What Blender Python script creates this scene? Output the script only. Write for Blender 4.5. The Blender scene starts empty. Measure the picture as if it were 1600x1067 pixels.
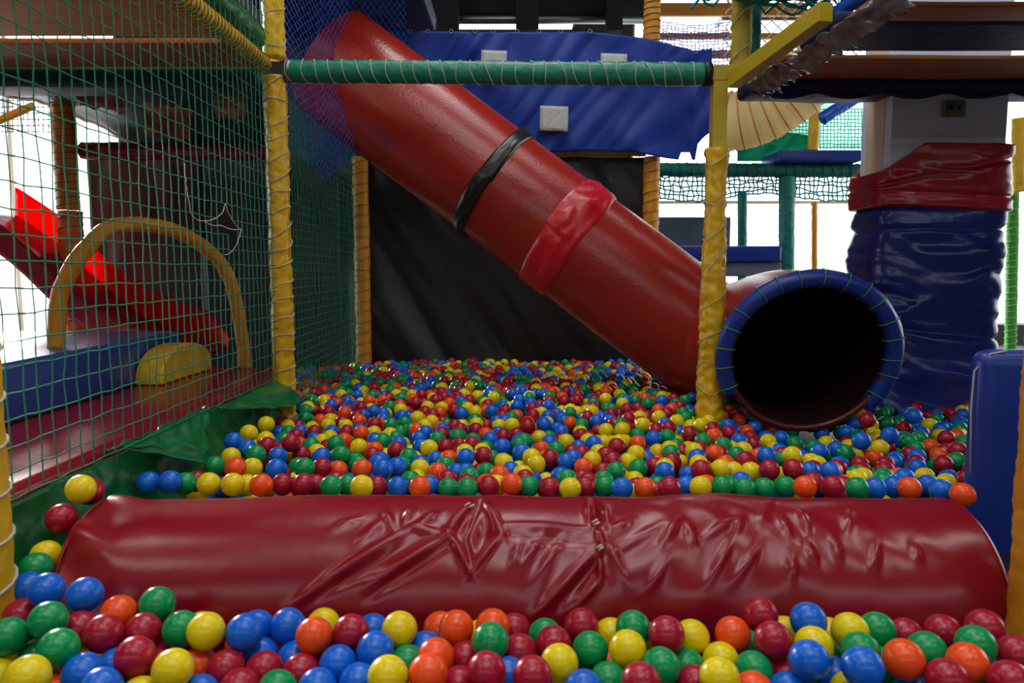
import bpy, bmesh, math, random
import numpy as np
from mathutils import Vector, noise, Matrix
random.seed(7)
rng = np.random.default_rng(11)
R_ = math.radians
# ------------------------------------------------------------------ camera
F = 1150.0; PITCH = R_(5.6); CAM = Vector((0, 0, 1.13))
sc = bpy.context.scene
cam = bpy.data.objects.new('camera', bpy.data.cameras.new('camera'))
sc.collection.objects.link(cam)
cam.location = CAM; cam.rotation_euler = (math.pi/2 - PITCH, 0, 0)
cam.data.sensor_width = 36; cam.data.lens = F/1600*36
cam.data.clip_start = 0.05
cam.data.dof.use_dof = True; cam.data.dof.focus_distance = 3.6; cam.data.dof.aperture_fstop = 5.0
sc.camera = cam
# ------------------------------------------------------------------ world / exposure
w = bpy.data.worlds.new('world'); sc.world = w; w.use_nodes = True
bg = w.node_tree.nodes['Background']; bg.inputs[0].default_value = (0.93, 0.97, 1.0, 1); bg.inputs[1].default_value = 4.0
sc.view_settings.view_transform = 'Standard'; sc.view_settings.look = 'None'
sc.view_settings.exposure = -0.12; sc.view_settings.gamma = 1.0
SKX = (-1.8, 2.0)                                       # width of the roof skylights
LAMP_W = 22.0                                           # watts of each ceiling luminaire

sun = bpy.data.objects.new('sun', bpy.data.lights.new('sun', 'SUN')); sc.collection.objects.link(sun)
sun.data.energy = 15.0; sun.data.angle = R_(9); sun.data.color = (1, .97, .93)
sun.rotation_euler = Vector((-.60, .77, .21)).to_track_quat('Z', 'Y').to_euler()   # low daylight through the far left glazing

# ------------------------------------------------------------------ helpers
COL = sc.collection
cp, sp = math.cos(PITCH), math.sin(PITCH)
def ray(px, py):
    a = (px-800)/F; b = (533.5-py)/F
    return Vector((a, cp + b*sp, -sp + b*cp))
def P(px, py, Y):
    d = ray(px, py); return CAM + d*(Y/d.y)
def PZ(px, py, z):
    d = ray(px, py); return CAM + d*((z-CAM.z)/d.z)
def proj(p):
    q = Vector(p)-CAM
    dep = q.y*cp - q.z*sp; up = q.y*sp + q.z*cp
    return 800+F*q.x/dep, 533.5-F*up/dep, dep
def tag(o, label=None, cat=None, group=None, kind=None):
    if label: o['label'] = label
    if cat: o['category'] = cat
    if group: o['group'] = group
    if kind: o['kind'] = kind
    return o
def empty(name, loc, label=None, cat=None, group=None):
    o = bpy.data.objects.new(name, None); o.location = loc; COL.objects.link(o)
    return tag(o, label, cat, group)
def link(name, me, mats, parent=None, smooth=True):
    for m in (mats if isinstance(mats, (list, tuple)) else [mats]): me.materials.append(m)
    if smooth: me.polygons.foreach_set('use_smooth', [True]*len(me.polygons))
    o = bpy.data.objects.new(name, me); COL.objects.link(o)
    if parent is not None:
        o.parent = parent; off = Vector((0, 0, 0)); q = parent
        while q is not None: off += Vector(q.location); q = q.parent
        me.transform(Matrix.Translation(-off))
    return o
class MB:
    def __init__(s): s.v = []; s.f = []
    def add(s, V, Fs):
        b = len(s.v); s.v += [tuple(p) for p in V]; s.f += [tuple(i+b for i in f) for f in Fs]
    def box(s, x0, x1, y0, y1, z0, z1):
        V = [(x, y, z) for x in (x0, x1) for y in (y0, y1) for z in (z0, z1)]
        s.add(V, [(0,1,3,2),(4,6,7,5),(0,4,5,1),(2,3,7,6),(0,2,6,4),(1,5,7,3)])
    def tube(s, pts, r, n=12, caps=True, closed=False, squash=None):
        pts = [Vector(p) for p in pts]; m = len(pts)
        if m < 2: return
        rf = r if callable(r) else (lambda t, a: r)
        T = []
        for i in range(m):
            a = pts[(i-1) % m] if (closed or i > 0) else pts[i]
            b = pts[(i+1) % m] if (closed or i < m-1) else pts[i]
            t = (b-a); T.append(t.normalized() if t.length > 1e-9 else Vector((0,0,1)))
        up = Vector((0,0,1)) if abs(T[0].z) < .9 else Vector((1,0,0))
        N = (up - T[0]*up.dot(T[0])).normalized()
        V = []
        for i in range(m):
            N = (N - T[i]*N.dot(T[i])).normalized(); B = T[i].cross(N)
            for k in range(n):
                a = 2*math.pi*k/n; rr = rf(i/(m-1), a)
                V.append(pts[i] + N*math.cos(a)*rr + B*math.sin(a)*rr)
        Fs = []
        for i in range(m if closed else m-1):
            j = (i+1) % m
            for k in range(n):
                k2 = (k+1) % n
                Fs.append((i*n+k, i*n+k2, j*n+k2, j*n+k))
        if caps and not closed:
            Fs.append(tuple(reversed(range(n)))); Fs.append(tuple(range((m-1)*n, m*n)))
        s.add(V, Fs)
    def grid(s, fn, nu, nv, wrapu=False):
        V = [fn(i/(nu if wrapu else nu-1), j/(nv-1)) for i in range(nu) for j in range(nv)]
        Fs = []
        for i in range(nu if wrapu else nu-1):
            i2 = (i+1) % nu
            for j in range(nv-1): Fs.append((i*nv+j, i2*nv+j, i2*nv+j+1, i*nv+j+1))
        s.add(V, Fs)
    def build(s, name, mats, parent=None, smooth=True, solid=0, bevel=0):
        me = bpy.data.meshes.new(name); me.from_pydata(s.v, [], s.f); me.update()
        if bevel or True:
            bm = bmesh.new(); bm.from_mesh(me)
            bmesh.ops.recalc_face_normals(bm, faces=bm.faces)
            if bevel:
                ed = [e for e in bm.edges if len(e.link_faces) == 2 and e.calc_face_angle(0) > .6]
                bmesh.ops.bevel(bm, geom=ed, offset=bevel, segments=4, profile=.5, affect='EDGES')
            bm.to_mesh(me); bm.free()
        o = link(name, me, mats, parent, smooth)
        if solid:
            md = o.modifiers.new('solid', 'SOLIDIFY'); md.thickness = solid; md.offset = 0
        return o
def pn(x, y=0., z=0.): return noise.noise(Vector((x, y, z)))
def lerp(a, b, t): return a+(b-a)*t
def interp(tab, x):
    xs = [p[0] for p in tab]; ys = [p[1] for p in tab]; return float(np.interp(x, xs, ys))

# ------------------------------------------------------------------ materials
def srgb(r, g, b):
    f = lambda c: (c/255/12.92) if c/255 <= .04045 else ((c/255+.055)/1.055)**2.4
    return (f(r), f(g), f(b), 1)
def mat(name, col, rough=.5, spec=.5, bump=0, bscale=20, var=0, vscale=6, coat=0, metal=0, trans=0, stretch=(1,1,1), detail=4):
    m = bpy.data.materials.new(name); m.use_nodes = True
    nt = m.node_tree; b = nt.nodes['Principled BSDF']
    b.inputs['Base Color'].default_value = col; b.inputs['Roughness'].default_value = rough
    b.inputs['Specular IOR Level'].default_value = spec; b.inputs['Metallic'].default_value = metal
    b.inputs['Coat Weight'].default_value = coat
    tc = nt.nodes.new('ShaderNodeTexCoord'); mp = nt.nodes.new('ShaderNodeMapping')
    mp.inputs['Scale'].default_value = stretch
    nt.links.new(tc.outputs['Object'], mp.inputs['Vector'])
    if var:
        n = nt.nodes.new('ShaderNodeTexNoise'); n.inputs['Scale'].default_value = vscale; n.inputs['Detail'].default_value = 5
        nt.links.new(mp.outputs[0], n.inputs['Vector'])
        mr = nt.nodes.new('ShaderNodeMapRange'); mr.inputs[1].default_value = .3; mr.inputs[2].default_value = .7
        mr.inputs[3].default_value = 1-var; mr.inputs[4].default_value = 1+var*.6
        nt.links.new(n.outputs[0], mr.inputs[0])
        mx = nt.nodes.new('ShaderNodeMix'); mx.data_type = 'RGBA'; mx.blend_type = 'MULTIPLY'; mx.inputs[0].default_value = 1
        mx.inputs[6].default_value = col
        nt.links.new(mr.outputs[0], mx.inputs[7]); nt.links.new(mx.outputs[2], b.inputs['Base Color'])
    if bump:
        n = nt.nodes.new('ShaderNodeTexNoise'); n.inputs['Scale'].default_value = bscale; n.inputs['Detail'].default_value = detail
        nt.links.new(mp.outputs[0], n.inputs['Vector'])
        bp = nt.nodes.new('ShaderNodeBump'); bp.inputs['Strength'].default_value = bump; bp.inputs['Distance'].default_value = .02
        nt.links.new(n.outputs[0], bp.inputs['Height']); nt.links.new(bp.outputs[0], b.inputs['Normal'])
    if trans:
        tr = nt.nodes.new('ShaderNodeBsdfTranslucent'); tr.inputs[0].default_value = col
        ms = nt.nodes.new('ShaderNodeMixShader'); ms.inputs[0].default_value = trans
        out = nt.nodes['Material Output']
        nt.links.new(b.outputs[0], ms.inputs[1]); nt.links.new(tr.outputs[0], ms.inputs[2]); nt.links.new(ms.outputs[0], out.inputs[0])
    return m
M = {}
M['yellow'] = mat('yellow_vinyl', srgb(222,175,20), .38, .5, .35, 14, .12, 9)
M['ochre'] = mat('ochre_vinyl', srgb(205,135,20), .45, .4, .3, 14, .12, 9)
M['olive'] = mat('olive_yellow_paint', srgb(185,160,20), .4, .5, .1, 30, .08, 12)
M['orange_v'] = mat('orange_vinyl', srgb(215,105,25), .45, .4, .3, 14, .12, 9)
M['bolster'] = mat('crimson_vinyl', srgb(134,8,28), .27, .5, .12, 9, .06, 5)
M['maroon'] = mat('maroon_vinyl', srgb(140,20,36), .24, .6, .10, 10, .1, 8)
M['redwrap'] = mat('red_wrap_vinyl', srgb(150,20,32), .28, .5, .35, 7, .1, 6)
M['slide'] = mat('red_fibreglass', srgb(150,34,22), .25, .5, .10, 60, .12, 3)
M['slide_shade'] = mat('slide_inner_shade', srgb(38,14,12), .6, .2, 0)  # shade inside the red tube, put into a near-black colour
M['rimred'] = mat('dark_red_rim', srgb(95,30,24), .3, .5)
M['bandred'] = mat('bright_red_vinyl', srgb(190,16,34), .3, .5, .3, 16)
M['chute'] = mat('bright_red_plastic', srgb(235,14,28), .2, .5, 0, trans=.65)
M['black'] = mat('black_vinyl', srgb(24,25,27), .33, .5, .12, 5, .1, 5)
M['blackmat'] = mat('black_mat', srgb(38,36,42), .55, .4, .2, 6, .2, 3)
M['maroonmat'] = mat('dark_maroon_mat', srgb(60,26,34), .5, .4, .2, 6, .2, 3)
M['bluetarp'] = mat('blue_tarp', srgb(8,46,135), .48, .3, .15, 12, .08, 4)
M['bluewrap'] = mat('blue_wrap_vinyl', srgb(22,42,125), .27, .5, .35, 6, .1, 5)
M['bluepad'] = mat('blue_pad', srgb(20,50,140), .35, .5, .15, 8, .06, 5)
M['bluebright'] = mat('bright_blue_pad', srgb(22,82,190), .35, .5, .3, 12, .06, 5)
M['navy'] = mat('navy_padding', srgb(20,26,70), .6, .3, .3, 14, .15, 6)
M['bluetop'] = mat('light_blue_vinyl', srgb(55,80,150), .30, .5, .15, 8, .08, 5)
M['greenbar'] = mat('teal_green_vinyl', srgb(12,125,100), .4, .45, .3, 25, .12, 8, stretch=(1,1,1))
M['green'] = mat('green_tarp', srgb(16,110,60), .3, .5, .3, 10, .08, 6, trans=.12)
M['greendark'] = mat('dark_green_tarp', srgb(14,58,46), .5, .4, .3, 6, .15, 4)
M['teal'] = mat('teal_padding', srgb(18,120,110), .5, .4, .3, 14, .12, 8)
M['netgreen'] = mat('green_net_cord', srgb(28,125,92), .7, .3)
M['netblue'] = mat('blue_net_cord', srgb(28,80,185), .7, .3)
M['netteal'] = mat('teal_net_cord', srgb(50,185,185), .7, .3, trans=.4)
M['netwhite'] = mat('white_cord', srgb(190,185,170), .8, .2)
M['netgrey'] = mat('dark_cord', srgb(60,70,70), .8, .2)
M['cordgreen'] = mat('green_cord', srgb(70,160,60), .8, .2)
M['wood'] = mat('brown_plywood', srgb(150,92,52), .6, .3, .2, 4, .2, 2, stretch=(1,14,14))
M['woodochre'] = mat('ochre_wood', srgb(190,125,40), .6, .3, .1, 8, .2, 2, stretch=(1,12,12))
M['cream'] = mat('cream_board', srgb(225,210,185), .6, .3, .05, 10, .08, 4)
M['lightline'] = mat('white_light_line', srgb(240,238,235), .25, .6)
M['wall'] = mat('wall_paint', srgb(60,58,60), .9, .2, .05, 20, .08, 4)
M['ceil'] = mat('ceiling_dark', srgb(30,32,34), .9, .2, .05, 20, .1, 3)
M['floor'] = mat('floor_vinyl', srgb(95,92,90), .6, .3, .05, 20, .1, 3)
M['column'] = mat('column_paint', srgb(212,222,242), .7, .3, .05, 20, .04, 3)
M['grey'] = mat('grey_board', srgb(95,105,118), .7, .3, .1, 20, .1, 6)
M['greymetal'] = mat('grey_metal', srgb(120,124,126), .35, .5, 0, metal=.9)
M['silver'] = mat('silver_tape', srgb(120,122,128), .16, .9, .4, 25, metal=.2, var=.6, vscale=14)
M['patch'] = mat('clear_patch', srgb(205,205,200), .35, .5, .4, 40, .15, 30, trans=.3)
M['rubber'] = mat('black_rubber', srgb(20,22,22), .5, .4, .2, 30)
M['socket'] = mat('grey_plastic', srgb(110,108,100), .5, .4)
M['tornfoam'] = mat('torn_pink_foam', srgb(150,90,85), .9, .1, .6, 30, .3, 12)
M['yellowtube'] = mat('translucent_yellow_fabric', srgb(245,228,180), .5, .4, .2, 20, trans=.7)
M['tent'] = mat('translucent_green_fabric', srgb(50,170,140), .5, .4, .3, 8, trans=.75)
M['cyannet'] = mat('pale_green_shade_fabric', srgb(185,228,212), .8, .2, trans=.85)
ballcol = {'R': ('red', srgb(165,22,48)), 'B': ('blue', srgb(10,100,212)), 'G': ('green', srgb(0,145,78)), 'Y': ('yellow', srgb(232,206,4)), 'O': ('orange', srgb(242,82,22))}
BM = {k: mat(v[0]+'_ball_plastic', v[1], .27, .42, .04, 60) for k, v in ballcol.items()}
def emis(name, col, s):
    m = bpy.data.materials.new(name); m.use_nodes = True; nt = m.node_tree
    e = nt.nodes.new('ShaderNodeEmission'); e.inputs[0].default_value = col; e.inputs[1].default_value = s
    nt.links.new(e.outputs[0], nt.nodes['Material Output'].inputs[0]); return m
M['lamp'] = emis('lamp_diffuser', (1, .97, .92, 1), 4.0)
def glassmat():
    m = bpy.data.materials.new('window_glass'); m.use_nodes = True; nt = m.node_tree
    t = nt.nodes.new('ShaderNodeBsdfTransparent'); g = nt.nodes.new('ShaderNodeBsdfGlossy'); g.inputs['Roughness'].default_value = .05
    x = nt.nodes.new('ShaderNodeMixShader'); x.inputs[0].default_value = .06
    nt.links.new(t.outputs[0], x.inputs[1]); nt.links.new(g.outputs[0], x.inputs[2]); nt.links.new(x.outputs[0], nt.nodes['Material Output'].inputs[0]); return m
M['glass'] = glassmat()

# ------------------------------------------------------------------ the hall
def struct(o): o['kind'] = 'structure'; return o
b = MB(); b.box(-9, 9, -5.2, 11.2, -.1, 0); struct(b.build('floor', M['floor'], smooth=False))
b = MB()                                               # roof with two skylights over the pit
ys = (-5.2, -1.0, .5, 2.9, 4.3, 11.2)
for i in range(5):
    if i in (1, 3): b.box(-9, SKX[0], ys[i], ys[i+1], 5.3, 5.4); b.box(SKX[1], 9, ys[i], ys[i+1], 5.3, 5.4)
    else: b.box(-9, 9, ys[i], ys[i+1], 5.3, 5.4)
struct(b.build('ceiling', M['ceil'], smooth=False))
b = MB()                                               # far wall: glazed left and right, solid in the middle
b.box(-5.75, 1.75, 11, 11.15, 0, 5.3); b.box(-9, -5.75, 11, 11.15, 0, .06); b.box(-9, -5.75, 11, 11.15, 4.9, 5.3)
b.box(1.75, 9, 11, 11.15, 0, .3); b.box(1.75, 9, 11, 11.15, 5.15, 5.3)
struct(b.build('wall_back', M['wall'], smooth=False))
b = MB(); b.box(-9.1, -9, -5.2, 11.2, 0, .3); b.box(-9.1, -9, -5.2, 11.2, 3.6, 5.3); b.box(-9.1, -9, -5.2, 3, 0, 5.3); struct(b.build('wall_left', M['wall'], smooth=False))
b = MB(); b.box(9, 9.1, -5.2, 11.2, 0, .3); b.box(9, 9.1, -5.2, 11.2, 3.6, 5.3); b.box(9, 9.1, -5.2, 3, 0, 5.3); struct(b.build('wall_right', M['wall'], smooth=False))
b = MB(); b.box(-9, 9, -5.3, -5.2, 0, 3.4); b.box(-9, 9, -5.3, -5.2, 4.2, 5.3); struct(b.build('wall_front', M['wall'], smooth=False))
def window(n, x0, x1, y0, y1, z0, z1, k):
    fr = MB()
    ax = (x1-x0) > (y1-y0)
    for i in range(k+1):
        t = i/k
        if ax: c = lerp(x0, x1, t); fr.box(c-.03, c+.03, y0, y1, z0, z1)
        else: c = lerp(y0, y1, t); fr.box(x0, x1, c-.03, c+.03, z0, z1)
    for z in (z0, z1): fr.box(x0, x1, y0, y1, z-.03, z+.03)
    o = struct(fr.build('window_%d' % n, M['cream'], smooth=False))
    g = MB()
    if ax: g.add([(x0,(y0+y1)/2,z0),(x1,(y0+y1)/2,z0),(x1,(y0+y1)/2,z1),(x0,(y0+y1)/2,z1)], [(0,1,2,3)])
    else: g.add([((x0+x1)/2,y0,z0),((x0+x1)/2,y1,z0),((x0+x1)/2,y1,z1),((x0+x1)/2,y0,z1)], [(0,1,2,3)])
    g.build('pane', M['glass'], o, smooth=False)
window(1, -9, -5.75, 11.04, 11.1, .06, 4.9, 2)
window(2, 1.75, 9, 11.04, 11.1, .3, 5.15, 3)
window(3, -9.08, -9.02, 3, 11, .3, 3.6, 4)
window(4, 9.02, 9.08, 3, 11, .3, 3.6, 4)
window(5, -9, 9, -5.28, -5.22, 3.4, 4.2, 6)  # unseen high opening behind the camera, added for soft front fill
for n_, y0, y1 in ((6, -1.0, .5), (7, 2.9, 4.3)):
    b = MB()
    for t_ in (0, .5, 1): x = lerp(SKX[0], SKX[1], t_); b.box(x-.02, x+.02, y0, y1, 5.32, 5.38)
    o = struct(b.build('window_%d' % n_, M['cream'], smooth=False))
    b = MB(); b.add([(SKX[0],y0,5.35),(SKX[1],y0,5.35),(SKX[1],y1,5.35),(SKX[0],y1,5.35)], [(0,1,2,3)]); b.build('pane', M['glass'], o, smooth=False)

# ceiling luminaires: real lamps hung under the ceiling
LX = (-3.4, 0.0, 3.4); LY = (-1.2, 1.6, 4.4, 9.6)
rowname = {-1.2: 'behind the photographer', 1.6: 'above the red bolster', 4.4: 'above the red tube slide', 9.6: 'at the far wall'}
colname = {-3.4: 'left', 0.0: 'middle', 3.4: 'right'}
for ly in LY:
    for lx in LX:
        t = empty('ceiling_light', (lx, ly, 5.25), 'long white fluorescent ceiling light %s, %s one of its row' % (rowname[ly], colname[lx]), 'light', 'fluorescent ceiling lights')
        z = 5.2 if ly < 8 else 4.22
        b = MB(); b.box(lx-.8, lx+.8, ly-.14, ly+.14, z-.02, z+.05)
        if ly > 8:
            b.box(lx-.7, lx-.68, ly-.01, ly+.01, z, 5.3); b.box(lx+.68, lx+.7, ly-.01, ly+.01, z, 5.3)
        b.build('housing', M['greymetal'], t, smooth=False)
        b = MB(); b.box(lx-.76, lx+.76, ly-.11, ly+.11, z-.05, z-.021); b.build('diffuser', M['lamp'], t, smooth=False)
        ld = bpy.data.lights.new('lamp_light', 'AREA'); ld.shape = 'RECTANGLE'; ld.size = 1.5; ld.size_y = .5; ld.energy = LAMP_W if ly < 8 else 8
        ld.color = (1, .96, .9)
        lo = bpy.data.objects.new('lamp_light', ld); COL.objects.link(lo); lo.location = (lx, ly, z-.07)

# ------------------------------------------------------------------ padded posts and rails
def padded(name, p0, p1, r, m, label, cat='post', seed=0, wr=.12, cord=None, turns=12, cr=.0035, nseg=None, group=None, knots=(), rtab=None, cjit=.25, csides=1):
    p0, p1 = Vector(p0), Vector(p1); L = (p1-p0).length
    t = empty(name, p0, label, cat, group)
    n = nseg or max(8, int(L/.012))
    def rad(u, a):
        rr = r if rtab is None else r*interp(rtab, u)
        q = wr*(.6*pn(u*L*9+seed*7.3, math.cos(a)*1.6, math.sin(a)*1.6) + .9*(.5-abs(pn(u*L*26+seed*3.1+1.2*math.cos(a), math.cos(a)*1.7, math.sin(a)*1.7))*1.6)+.18*pn(u*L*50+seed, math.cos(a)*2, math.sin(a)*2))
        for k, kw, ka in knots: q += ka*math.exp(-((u-k)*L/kw)**2)
        return rr*(1+q)
    pts = [p0.lerp(p1, i/n) for i in range(n+1)]
    b = MB(); b.tube(pts, rad, 28); b.build('padding', m, t)
    if cord:
        d = (p1-p0).normalized(); up = Vector((0,0,1)) if abs(d.z) < .9 else Vector((0,1,0))
        N = (up-d*up.dot(d)).normalized(); B = d.cross(N)
        cb = MB(); pts = []
        for i in range(int(turns*16)+1):
            a = 2*math.pi*i/16; u = i/(turns*16)
            u2 = min(.995, max(.005, u + cjit/turns*pn(u*turns*2.3+seed, 3.1)))
            rr = (r if rtab is None else r*interp(rtab, u2))*(1+wr*.45)+cr*.6
            for k, kw, ka in knots: rr *= 1+ka*math.exp(-((u2-k)*L/kw)**2)
            pts.append(p0+d*(u2*L)+N*math.cos(a)*rr+B*math.sin(a)*rr)
        cb.tube(pts, cr, 5); cb.build('lacing_cord', M[cord], t)
    return t
padded('padded_post', (-1.118,1.5,0), (-1.118,1.5,2.95), .056, M['yellow'], 'yellow padded post at the left picture edge, wound with white cord', seed=1, cord='netwhite', turns=30, wr=.06, cjit=.15)
padded('padded_post', (1.118,1.5,0), (1.118,1.5,2.95), .056, M['ochre'], 'plain yellow padded post at the right picture edge beside the bolster end', seed=2, wr=.10)
padded('padded_post', (-1.125,3.6,0), (-1.125,3.6,2.04), .050, M['yellow'], 'yellow padded post on the left where the green rail starts, laced with cord', seed=3, cord='netwhite', turns=24, wr=.2, cr=.0028, cjit=.6)
padded('padded_post', (-1.125,3.6,2.125), (-1.125,3.6,3.6), .048, M['yellow'], 'yellow padded post above the left end of the green rail', seed=4, cord='netwhite', turns=12, wr=.2, cr=.0028, cjit=.6)
padded('padded_post', (.955,3.5,0), (.955,3.5,1.69), .056, M['yellow'], 'crumpled yellow padded post standing left of the slide mouth', seed=5, cord='netwhite', turns=11, wr=.26, cr=.0022, cjit=1.2, knots=((.985,.045,.25),), rtab=((0,1.15),(.35,1.1),(.6,.95),(1,.78)))
b = MB(); b.box(.957-.033, .957+.033, 3.5-.033, 3.5+.033, 1.66, 1.99); o = b.build('steel_post', M['olive'], smooth=False, bevel=.004); tag(o, 'bare square yellow post between crumpled padding and green rail', 'post')
b = MB(); b.box(.915, 1.12, 3.47, 3.53, 1.991, 2.06); o = b.build('steel_bracket', M['olive'], smooth=False, bevel=.004); tag(o, 'short yellow square bracket at the right end of the green rail', 'bracket')
padded('padded_post', (1.09,3.62,2.065), (1.09,3.62,3.4), .046, M['olive'], 'yellow padded post rising above the right end of the green rail', seed=6, cord='netwhite', turns=8, wr=.15, cr=.003, cjit=.6)
padded('padded_post', (1.18,3.72,2.07), (1.18,3.72,3.4), .032, M['teal'], 'slim green padded post behind the upper right yellow post', seed=16, wr=.15)
padded('padded_post', (-1.185,5.85,0), (-1.185,5.85,2.0), .060, M['ochre'], 'yellow padded post in the far left pit corner below the slide', seed=7, cord='netgrey', turns=24, wr=.12, cr=.0022)
padded('padded_post', (1.09,5.85,0), (1.09,5.85,2.0), .062, M['ochre'], 'orange-yellow padded post behind the slide at the torn blue sheet', seed=8, cord='netgrey', turns=26, wr=.12, cr=.0022)
padded('padded_beam', (-1.1,5.9,2.045), (1.05,5.9,2.045), .032, M['olive'], 'thin yellow padded beam along the top of the black sheet', 'beam', seed=9, cord='netgrey', turns=26, wr=.1, cr=.002)
t = padded('padded_rail', (-1.07,3.6,2.065), (.885,3.5,2.025), .051, M['greenbar'], 'long green padded rail laced with thin white cord across the top', 'rail', seed=10, cord='netwhite', turns=29, wr=.08, cr=.0024, cjit=.5)
for x, y, z in ((-1.055,3.6,2.065), (.900,3.5,2.025)):
    b = MB(); b.tube([(x-.015,y,z),(x+.015,y,z)], .055, 20); b.build('end_collar', M['greymetal' if x < 0 else 'rubber'], t)
# beams running towards the camera
padded('padded_beam', (-1.165,3.56,2.09), (-1.165,1.56,2.09), .038, M['yellow'], 'yellow beam running forward from the left post under the green pad', 'beam', seed=11, cord='netgrey', turns=60, wr=.06, cr=.0018)
padded('padded_roll', (-1.185,3.50,2.19), (-1.185,1.6,2.19), .058, M['green'], 'green padded roll lying above the upper left yellow beam', 'pad', seed=12, wr=.15)
b = MB(); a0, a1 = P(1146,138,3.46), P(1290,34,2.8); dd = (a1-a0).normalized(); sd = Vector((dd.y,-dd.x,0))*.03
V = []
for q in (a0, a1):
    for s in (-1, 1):
        for z in (0, .07): V.append(q+sd*s+Vector((0,0,z)))
b.add(V, [(0,1,3,2),(4,6,7,5),(0,4,5,1),(2,3,7,6),(0,2,6,4),(1,5,7,3)])
o = b.build('steel_beam', M['olive'], smooth=False, bevel=.004); tag(o, 'yellow square beam slanting up right from the rail bracket', 'beam')
# ragged silver tape along that beam
for k, (u0, u1, lab) in enumerate(((.02,.42,'crumpled silver tape strip hanging under the right yellow beam'), (.45,1.35,'torn silver tape bunch at the upper end of the right beam'))):
    b = MB()
    def fn(u, v):
        s = lerp(u0, u1, u); q = a0.lerp(a1, s) + Vector((.05+.02*k, 0, -.005))
        wv = (.10+.04*pn(u*9, k*5.0))*(v-.1)
        return q + Vector((wv*1.0+.02*pn(u*14, v*2, 3+k), .035*pn(u*11, v*2, 7+k), -wv*.5+.02*pn(u*13, v*3, k)))
    b.grid(fn, 50, 10); o = b.build('torn_tape', M['silver'], solid=.002); tag(o, lab, 'tape')

# ------------------------------------------------------------------ nets
def net(name, fn, nu, nv, r, m, label, wob=.006, seed=0, sub=1, parent=None, holes=(), fil=4):
    """cords of a knotted net over the surface fn(u, v)."""
    b = MB()
    def q(i, j):
        u, v = i/nu, j/nv; p = Vector(fn(u, v))
        return p + Vector((pn(i*.9+seed, j*.7, 1), pn(i*.8, j*.9+seed, 5), pn(i*.7+seed, j*.8, 9)))*wob
    def hid(i, j): return any(h[0] <= i <= h[1] and h[2] <= j <= h[3] for h in holes)
    for i in range(nu+1):
        run = []
        for j in range(nv+1):
            if hid(i, j):
                b.tube(run, r, fil, caps=False); run = []
            else: run.append(q(i, j))
        b.tube(run, r, fil, caps=False)
    for j in range(nv+1):
        run = []
        for i in range(nu+1):
            if hid(i, j):
                b.tube(run, r, fil, caps=False); run = []
            else: run.append(q(i, j))
        b.tube(run, r, fil, caps=False)
    o = b.build(name, m, parent)
    if parent is None: tag(o, label, 'net')
    return o
def diamond(name, fn, nu, nv, r, m, label, seed=0, wob=.006):
    b = MB()
    def q(i, j):
        p = Vector(fn(i/nu, j/nv)); return p+Vector((pn(i*.6+seed, j*.6, 1), pn(i*.6, j*.6, 5), pn(i*.6+seed, j*.6, 9)))*wob
    for s in (1, -1):
        for i0 in range(-nv, nu+nv+1, 2):
            run = []
            for j in range(nv+1):
                i = i0 + s*j
                if 0 <= i <= nu: run.append(q(i, j))
                elif run: break
            b.tube(run, r, 3, caps=False)
    return tag(b.build(name, m), label, 'net')
# big side net on the left, between the two left posts
bn = net('safety_net', lambda u, v: (-1.135, lerp(1.53, 3.56, u), lerp(.61, 3.0, v)), 38, 40, .0021, M['netgreen'], 'large green cord net filling the left side up to the laced post', seed=1, holes=((26,27,12,12),(28,28,11,11)))
for pts in (((288,255),(291,290),(299,335),(318,345),(345,335),(352,318)), ((352,318),(364,345),(377,358),(368,385),(352,398)), ((318,345),(345,352),(377,358))):
    b = MB(); q_ = []
    for (x, y) in pts: d_ = ray(x, y); q_.append(CAM+d_*(-1.128/d_.x))
    for i in range(len(q_)-1):
        b.tube([q_[i].lerp(q_[i+1], k/6)+Vector((.004*pn(k*.9, i), 0, -.008*math.sin(k/6*3.14))) for k in range(7)], .0016, 4)
    b.build('torn_cord', M['netwhite'], bn)
net('safety_net', lambda u, v: (lerp(-1.14,-1.19,u), lerp(3.66, 5.80, u), lerp(.42, 2.0, v)), 46, 36, .0016, M['netgreen'], 'fine green net between the left post and far corner post', seed=2)
# blue nets round the top of the slide
diamond('safety_net', lambda u, v: (lerp(-1.22, -.93-.02*v, u)-.01, 4.12+.35*u, lerp(1.62+.16*abs(math.cos(u*3.0)), 3.3, v)), 26, 70, .0020, M['netblue'], 'blue diamond net hanging beside the upper end of the slide', 4)
diamond('safety_net', lambda u, v: (lerp(-1.30, -.72, u), 5.1+.1*u, lerp(1.9, 3.5, v)), 30, 60, .0024, M['netblue'], 'blue net behind the upper end of the slide', 9)

# ------------------------------------------------------------------ tube slide
p_top = P(522, 100, 4.75); p_mid = P(1075, 514, 4.38)
dirm = (p_mid-p_top).normalized()
p_end = P(1263, 560, 3.32)
h1 = p_mid+dirm*.40; h2 = p_end+Vector((.05,.55,.17))
def bez(t): return p_mid*(1-t)**3+h1*3*t*(1-t)**2+h2*3*t*t*(1-t)+p_end*t**3
spath = [p_top.lerp(p_mid, i/30) for i in range(30)]+[bez(i/26) for i in range(27)]
RT = .355
t = empty('tube_slide', (p_end.x, p_end.y, 0), 'big red tube slide sloping down to the right above the balls', 'slide')
b = MB(); b.tube(spath, RT, 72, caps=False); b.build('tube_body', M['slide'], t)
b = MB(); b.tube(spath, RT-.012, 48, caps=False); b.build('tube_inner_shade', M['slide_shade'], t)  # inner skin coloured dark to paint the unlit interior
ed = (spath[-1]-spath[-2]).normalized(); ux = Vector((0,0,1)).cross(ed).normalized(); uz = ed.cross(ux)
if uz.z < 0: uz = -uz
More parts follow.
